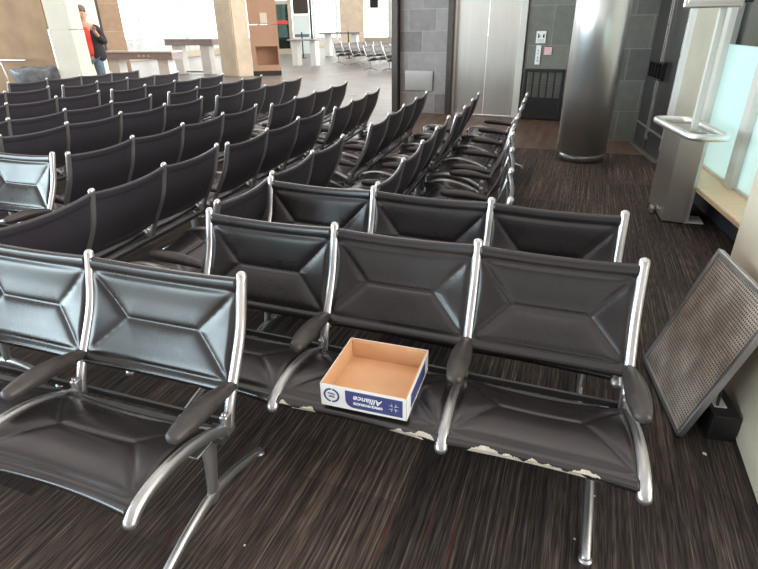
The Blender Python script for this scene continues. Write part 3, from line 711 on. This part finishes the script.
# far window wall across the end
w3 = empty('window_3', (0, 0, 0)); w3['kind'] = 'structure'
bm = bmesh.new(); prism(bm, [(-17.6, 47), (2, 47), (2, 47.3), (-17.6, 47.3)], 0, .5); finish('base_wall', bm, M['beigedark'], w3)
bm = bmesh.new(); prism(bm, [(-17.6, 46.9), (2, 46.9), (2, 47.3), (-17.6, 47.3)], 3.6, 4.2); finish('header', bm, M['beigedark'], w3)
for k in range(8):
    bm = bmesh.new(); prism(bm, [(-17.6 + 2.6 * k, 46.95), (-17.35 + 2.6 * k, 46.95), (-17.35 + 2.6 * k, 47.2), (-17.6 + 2.6 * k, 47.2)], .5, 5.2); finish('mullion', bm, M['framelight'], w3)
for k in range(7):
    bm = bmesh.new(); prism(bm, [(-17.35 + 2.6 * k, 47.04), (-15 + 2.6 * k, 47.04), (-15 + 2.6 * k, 47.06), (-17.35 + 2.6 * k, 47.06)], .5, 3.6); finish('pane', bm, M['glass'], w3)

# concrete column with brown cabinet
cc = [(-11.62, 17.12), (-10.85, 16.95), (-10.52, 17.4), (-11.3, 17.8)]
bm = bmesh.new(); prism(bm, cc, 0, 4.8, .03); struct('wall_concrete_column', bm, M['concrete'])
cab = empty('brown_cabinet', (-9.9, 17.3, 0), 0, 'tall brown panelled cabinet with a recessed niche, against the concrete column', 'cabinet')
def cabp(a, b): return Vector((-10.56, 17.48)).lerp(Vector((-9.68, 17.88)), a) + Vector((-.45, .8)) * b - Vector((-9.9, 17.3))
def cabbox(bm, a0, a1, b0, b1, z0, z1): prism(bm, [tuple(cabp(a0, b0)), tuple(cabp(a1, b0)), tuple(cabp(a1, b1)), tuple(cabp(a0, b1))], z0, z1)
bm = bmesh.new(); cabbox(bm, 0, 1, 0, 1, .95, 1.62); cabbox(bm, 0, 1, 0, 1, 1.63, 4.6); cabbox(bm, 0, .16, 0, 1, .16, .95); cabbox(bm, .94, 1, 0, 1, .16, .95); cabbox(bm, .16, .94, .45, 1, .16, .95); cabbox(bm, .16, .94, 0, .5, .16, .35)
finish('panels', bm, M['browncab'], cab)
bm = bmesh.new(); cabbox(bm, -.01, 1.01, .02, 1, 0, .16); finish('plinth', bm, M['steel_dark'], cab)
bm = bmesh.new(); cabbox(bm, .42, .66, -.015, .0, 1.66, 1.98); finish('plate', bm, M['cream'], cab)

# glass door, poster, second concrete column
d3 = empty('door_3', (-16.6, 31.0, 0), .5); d3['kind'] = 'structure'
bm = bmesh.new()
for x in (-.62, .62): bx(bm, (x, 0, 1.6), (.22, .12, 3.2))
bx(bm, (0, 0, .15), (1.1, .12, .3)); bx(bm, (0, 0, 2.75), (1.1, .12, .18)); finish('door_frame', bm, M['beigedark'], d3)
bm = bmesh.new(); bx(bm, (0, .03, 1.5), (1.05, .02, 2.4)); finish('pane', bm, M['glass_tint'], d3)
bm = bmesh.new(); bx(bm, (0, -.02, 1.72), (.95, .03, .2), None, .02); finish('red_sign', bm, M['redsign'], d3)
ps = empty('poster_stand', (-15.45, 31.5, 0), .4, 'tall pale backlit-looking poster panel right of the glass door', 'poster')
bm = bmesh.new(); bx(bm, (0, 0, 1.05), (1.0, .06, 2.1), None, .01); finish('poster_panel', bm, M['poster'], ps)
bm = bmesh.new(); bx(bm, (0, -.035, 1.0), (.84, .006, .16)); finish('blue_band', bm, M['jeans'], ps)
bm = bmesh.new(); bx(bm, (0, 0, 3.05), (.9, .12, 1.8)); bx(bm, (.56, 0, 1.9), (.13, .12, 3.8)); o = struct('wall_dark_panel', bm, M['steel_dark']); o.location = (-15.5, 31.65, 0); o.rotation_euler = (0, 0, .4)
bm = bmesh.new(); bx(bm, (0, 0, 2.4), (1.5, 1.2, 4.8), None, .03); o = struct('wall_far_column', bm, M['concrete']); o.location = (-14.0, 36, 0); o.rotation_euler = (0, 0, .45)
sc = empty('hanging_screen', (-9.15, 26.5, 0), .3, 'small dark screen hanging from above over the far benches', 'screen')
bm = bmesh.new(); bx(bm, (0, 0, 2.75), (.40, .12, 1.0), None, .02); finish('housing', bm, M['black'], sc)
bm = bmesh.new(); bx(bm, (0, 0, 3.9), (.06, .06, 1.4)); finish('hanger', bm, M['black'], sc)

# counters
def counter(x, y, rz, ln, h, label):
    r = empty('counter_table', (x, y, 0), rz, label, 'table', 'reading counters by the left windows')
    bm = bmesh.new(); bx(bm, (0, 0, h), (ln, .55, .05), None, .01); finish('counter_top', bm, M['countertop'], r)
    bm = bmesh.new(); bx(bm, (0, 0, h - .11), (ln - .04, .50, .17), None, .006); finish('apron', bm, M['cabinetedge'], r)
    for s in (-1, 1):
        bm = bmesh.new(); bx(bm, (s * (ln / 2 - .42), 0, (h - .19) / 2), (.36, .34, h - .19), None, .01); finish('leg', bm, M['print'], r)
    bm = bmesh.new(); bx(bm, (0, 0, .08), (ln - .7, .06, .06)); finish('foot_rail', bm, M['alu_dull'], r)
    return r
c1 = counter(-12.05, 13.75, 0.05, 2.55, .96, 'nearer raised counter with dark edge and steel legs, in front of the bright windows')
bm = bmesh.new()
for k in range(3): bx(bm, (.15 + .16 * k, -.256, .86), (.09, .012, .06), None, .004)
finish('socket', bm, M['alu'], c1)
counter(-13.25, 17.9, 0.05, 2.0, 1.18, 'farther raised counter with steel legs, beside the concrete column')
t = empty('round_table_counter', (-10.85, 22.3, 0), 0, 'pale counter with a white leg left of the far benches', 'table')
bm = bmesh.new(); bx(bm, (0, 0, 1.02), (1.3, .7, .06), None, .01); finish('counter_top', bm, M['cabinetedge'], t)
bm = bmesh.new(); bx(bm, (-.4, 0, .5), (.26, .4, 1.0), None, .01); finish('leg', bm, M['print'], t)
bm = bmesh.new(); bx(bm, (.45, 0, .5), (.26, .4, 1.0), None, .01); finish('leg', bm, M['print'], t)
t = empty('high_counter', (-12.1, 29.5, 0), 0, 'long thin counter in front of the far concrete column', 'table')
bm = bmesh.new(); bx(bm, (0, 0, 1.15), (2.4, .7, .10), None, .01); finish('counter_top', bm, M['cabinetedge'], t)
for s in (-1, 1):
    bm = bmesh.new(); bx(bm, (s * .8, 0, .55), (.3, .4, 1.1), None, .01); finish('leg', bm, M['print'], t)
for i, (x, y, lab) in enumerate(((-13.5, 27.5, 'thin dark stanchion post left of the far counters'), (-10.9, 27.5, 'thin dark stanchion post just before the far concrete column'))):
    r = empty('stanchion', (x, y, 0), 0, lab, 'post', 'queue posts'); bm = bmesh.new(); cyl(bm, (0, 0, 0), .035, 1.25, 12); finish('post', bm, M['black'], r)
    bm = bmesh.new(); cyl(bm, (0, 0, 0), .18, .03, 20); finish('base', bm, M['black'], r)

# far benches beyond the open floor
def far_bench(x, y, rz, n, label): bench(label, (x, y), rz, [W * i for i in range(n)], 'pale-framed benches far off beyond the open floor')
fr_ = 1.30
far_bench(-9.95, 23.2, fr_, 5, 'leftmost bench of the distant group, beside the pale counter')
far_bench(-9.10, 22.97, fr_, 5, 'second bench from the left in the distant group')
far_bench(-7.50, 20.40, fr_, 5, 'nearest bench of the distant group, its end towards the open floor')
far_bench(-6.66, 20.17, fr_, 5, 'distant bench right behind the one nearest the open floor')
far_bench(-5.82, 19.94, fr_, 5, 'distant bench half hidden by the dark pillar')
far_bench(-6.80, 22.98, fr_, 5, 'farthest bench of the distant group, its backs rising over the nearer ones')

# ------------------------------------------------------------------ person behind the cream panel
def skin_obj(name, verts, edges, radii, m, parent, sub=2, root=0):
    me = bpy.data.meshes.new(name); me.from_pydata(verts, edges, []); me.materials.append(m)
    o = bpy.data.objects.new(name, me); COL.objects.link(o); o.parent = parent
    md = o.modifiers.new('skin', 'SKIN'); md.use_smooth_shade = True
    for i, r in enumerate(radii):
        v = me.skin_vertices[0].data[i]; v.radius = (r, r) if not isinstance(r, tuple) else r; v.use_root = (i == root)
    s = o.modifiers.new('sub', 'SUBSURF'); s.levels = sub; s.render_levels = sub
    return o
per = empty('person', (-9.80, 9.70, 0), .70, 'person in a dark jacket, red shirt and jeans, half hidden by the cream panel', 'person')
per.scale = (1.14, 1.14, 1.14)
V = [(0, 0, .95), (0, 0, 1.12), (0, 0, 1.30), (0, 0, 1.44), (0, -.01, 1.52), (0, -.015, 1.62), (0, -.01, 1.70),
     (.10, 0, .88), (.11, -.02, .50), (.11, .02, .10), (.11, -.12, .04), (-.10, 0, .88), (-.11, -.04, .50), (-.12, 0, .10), (-.12, -.14, .04),
     (.19, 0, 1.41), (.27, .02, 1.16), (.20, -.20, 1.30), (.17, -.25, 1.37), (-.19, 0, 1.41), (-.26, .02, 1.14), (-.27, -.05, .90), (-.27, -.07, .80)]
E = [(0, 1), (1, 2), (2, 3), (3, 4), (4, 5), (5, 6), (0, 7), (7, 8), (8, 9), (9, 10), (0, 11), (11, 12), (12, 13), (13, 14), (3, 15), (15, 16), (16, 17), (17, 18), (3, 19), (19, 20), (20, 21), (21, 22)]
Rr = [(.14, .10), (.13, .095), (.15, .11), (.13, .09), .05, (.085, .10), (.08, .095), .085, .055, .038, .035, .085, .055, .038, .035, .055, .042, .03, .035, .055, .042, .03, .035]
body = skin_obj('body', V, E, Rr, M['skin'], per)
for hx, hy, hz, dy, dz in ((.17, -.25, 1.37, -.02, .07), (-.27, -.07, .80, -.01, -.07)):
    for k in range(4):
        f = (k - 1.5) * .018; ln = (1, 1.1, 1.05, .85)[k]
        skin_obj('finger', [(hx + f, hy, hz), (hx + f * 1.1, hy + dy, hz + dz * .6 * ln), (hx + f * 1.1, hy + dy * 2.2, hz + dz * ln)], [(0, 1), (1, 2)], [.009, .0085, .007], M['skin'], per, 1)
    skin_obj('thumb', [(hx - .02, hy, hz), (hx - .045, hy - .02, hz + dz * .4), (hx - .05, hy - .03, hz + dz * .7)], [(0, 1), (1, 2)], [.010, .009, .008], M['skin'], per, 1)
bm = bmesh.new(); bmesh.ops.create_uvsphere(bm, u_segments=20, v_segments=12, radius=.1, matrix=Matrix.Translation((0, .012, 1.715)) @ Matrix.Diagonal((.86, 1.02, .85, 1)))
bmesh.ops.delete(bm, geom=[v for v in bm.verts if v.co.z < 1.69 and v.co.y < -.03], context='VERTS'); finish('hair', bm, M['hair'], per, True)
for s in (-1, 1):
    bm = bmesh.new(); bmesh.ops.create_uvsphere(bm, u_segments=8, v_segments=6, radius=.010, matrix=Matrix.Translation((s * .03, -.098, 1.645))); finish('eye', bm, M['black'], per, True)
bm = bmesh.new(); bmesh.ops.create_cone(bm, cap_ends=True, segments=8, radius1=.016, radius2=.006, depth=.05, matrix=Matrix.Translation((0, -.108, 1.618)) @ Matrix.Rotation(.25, 4, 'X')); finish('nose', bm, M['skin'], per, True)
for s in (-1, 1):
    bm = bmesh.new(); bmesh.ops.create_uvsphere(bm, u_segments=8, v_segments=6, radius=.022, matrix=Matrix.Translation((s * .082, 0, 1.63)) @ Matrix.Diagonal((.4, .7, 1.2, 1))); finish('ear', bm, M['skin'], per, True)
bm = bmesh.new(); bx(bm, (0, -.093, 1.582), (.045, .01, .010), None, .003); finish('mouth', bm, M['red'], per)
skin_obj('trousers', [(0, 0, .98), (.10, 0, .86), (.115, -.02, .50), (.115, .02, .10), (-.10, 0, .86), (-.115, -.04, .50), (-.12, 0, .10)], [(0, 1), (1, 2), (2, 3), (0, 4), (4, 5), (5, 6)], [(.16, .12), .105, .075, .065, .105, .075, .065], M['jeans'], per)
skin_obj('shirt', [(0, -.03, .90), (0, -.03, 1.12), (0, -.035, 1.32), (0, -.015, 1.47)], [(0, 1), (1, 2), (2, 3)], [.118, .118, .118, .075], M['red'], per)
for s in (1, -1):
    vs = [(.15 * s, .01, .82), (.14 * s, .01, 1.0), (.13 * s, .01, 1.18), (.12 * s, .01, 1.33), (.15 * s, .0, 1.43)]
    vs += [(.21, 0, 1.41), (.285, .02, 1.15), (.215, -.19, 1.28)] if s > 0 else [(-.21, 0, 1.41), (-.275, .02, 1.14), (-.28, -.05, .90)]
    skin_obj('jacket', vs, [(i, i + 1) for i in range(7)], [.145, .14, .13, .125, .085, .075, .068, .055], M['jacket'], per)
for s in (1, -1):
    bm = bmesh.new(); bx(bm, (.115 * s, -.05, .035), (.09, .27, .07), None, .025); finish('shoe', bm, M['black'], per, True)

# ------------------------------------------------------------------ world: bright daylight openings round a hall with added reflection bands and panels
w = bpy.data.worlds.new('World'); S.world = w; w.use_nodes = True; nt = w.node_tree; L = nt.links.new; N = nt.nodes.new
bg = nt.nodes['Background']; tc = N('ShaderNodeTexCoord'); sp = N('ShaderNodeSeparateXYZ'); L(tc.outputs['Generated'], sp.inputs[0])
def dotv(v):
    d = N('ShaderNodeVectorMath'); d.operation = 'DOT_PRODUCT'; L(tc.outputs['Generated'], d.inputs[0]); d.inputs[1].default_value = v; return d.outputs['Value']
def smooth(src, a, b):
    m = N('ShaderNodeMapRange'); m.interpolation_type = 'SMOOTHSTEP'; m.inputs[1].default_value = a; m.inputs[2].default_value = b; L(src, m.inputs[0]); return m.outputs[0]
def mul(a, b):
    m = N('ShaderNodeMath'); m.operation = 'MULTIPLY'; L(a, m.inputs[0])
    if isinstance(b, (int, float)): m.inputs[1].default_value = b
    else: L(b, m.inputs[1])
    return m.outputs[0]
def mixc(f, a, c):
    x = N('ShaderNodeMixRGB'); L(f, x.inputs[0])
    if isinstance(a, tuple): x.inputs[1].default_value = (*a, 1)
    else: L(a, x.inputs[1])
    x.inputs[2].default_value = (*c, 1); return x.outputs[0]
def nrm(x, y, z=0):
    l = math.sqrt(x * x + y * y + z * z); return (x / l, y / l, z / l)
Z = sp.outputs[2]
c = mixc(smooth(Z, .10, .24), (1.0, .97, .95), (.34, .29, .28))  # added bands: bright low for the steel, dark above for the seat backs
c = mixc(smooth(Z, .45, .80), c, (1.0, .90, .84))           # ceiling above the dark band
pv = N('ShaderNodeVectorMath'); pv.operation = 'DIVIDE'; zc = N('ShaderNodeMath'); zc.operation = 'MAXIMUM'; zc.inputs[1].default_value = .08; L(Z, zc.inputs[0])
cz_ = N('ShaderNodeCombineXYZ'); [L(zc.outputs[0], cz_.inputs[i]) for i in range(3)]; L(tc.outputs['Generated'], pv.inputs[0]); L(cz_.outputs[0], pv.inputs[1])
ch = N('ShaderNodeTexBrick'); ch.inputs['Scale'].default_value = 1.; ch.inputs['Brick Width'].default_value = 1.1; ch.inputs['Row Height'].default_value = .9; ch.inputs['Mortar Size'].default_value = .27; ch.inputs['Mortar Smooth'].default_value = .2
L(pv.outputs[0], ch.inputs[0]); inv = N('ShaderNodeMath'); inv.operation = 'SUBTRACT'; inv.inputs[0].default_value = 1.; L(ch.outputs['Fac'], inv.inputs[1])
c = mixc(mul(inv.outputs[0], smooth(Z, .34, .55)), c, (2.3, 2.15, 2.05))     # invented light panels, added to vary the reflections in the leather
lowband = smooth(Z, .42, .26)
c = mixc(mul(smooth(dotv(nrm(-.62, .78)), .70, .80), lowband), c, (5., 5., 4.9))       # windows far left
c = mixc(mul(smooth(dotv(nrm(-.88, -.47)), .86, .92), smooth(Z, .32, .22)), c, (10.5, 13., 14.))   # window wall behind, left
c = mixc(mul(smooth(dotv(nrm(1, .25)), .55, .75), smooth(Z, .85, .55)), c, (6., 5.8, 5.4))        # daylight at the right glazing, with added glow spilling over the walls
L(c, bg.inputs[0]); bg.inputs[1].default_value = 1.0

# ------------------------------------------------------------------ camera
cam = bpy.data.cameras.new('camera'); co = bpy.data.objects.new('camera', cam); COL.objects.link(co); S.camera = co
F, yaw, pitch, roll, h = CAM = (526.417227, -.330937611, .461563687, -.0145110802, 1.63268301)
cy, sy, cp, sn = math.cos(yaw), math.sin(yaw), math.cos(pitch), math.sin(pitch)
f = Vector((sy * cp, cy * cp, -sn)); r = Vector((cy, -sy, 0)); u = r.cross(f)
R_ = math.cos(roll) * r + math.sin(roll) * u; U_ = -math.sin(roll) * r + math.cos(roll) * u
co.matrix_world = Matrix(((R_.x, U_.x, -f.x, 0), (R_.y, U_.y, -f.y, 0), (R_.z, U_.z, -f.z, h), (0, 0, 0, 1)))
cam.sensor_fit = 'HORIZONTAL'; cam.sensor_width = 36; cam.lens = F / 758 * 36; cam.clip_start = .02; cam.clip_end = 300
S.view_settings.view_transform = 'Standard'; S.view_settings.look = 'None'; S.view_settings.gamma = 1; S.view_settings.use_curve_mapping = False
S.view_settings.exposure = 0.0
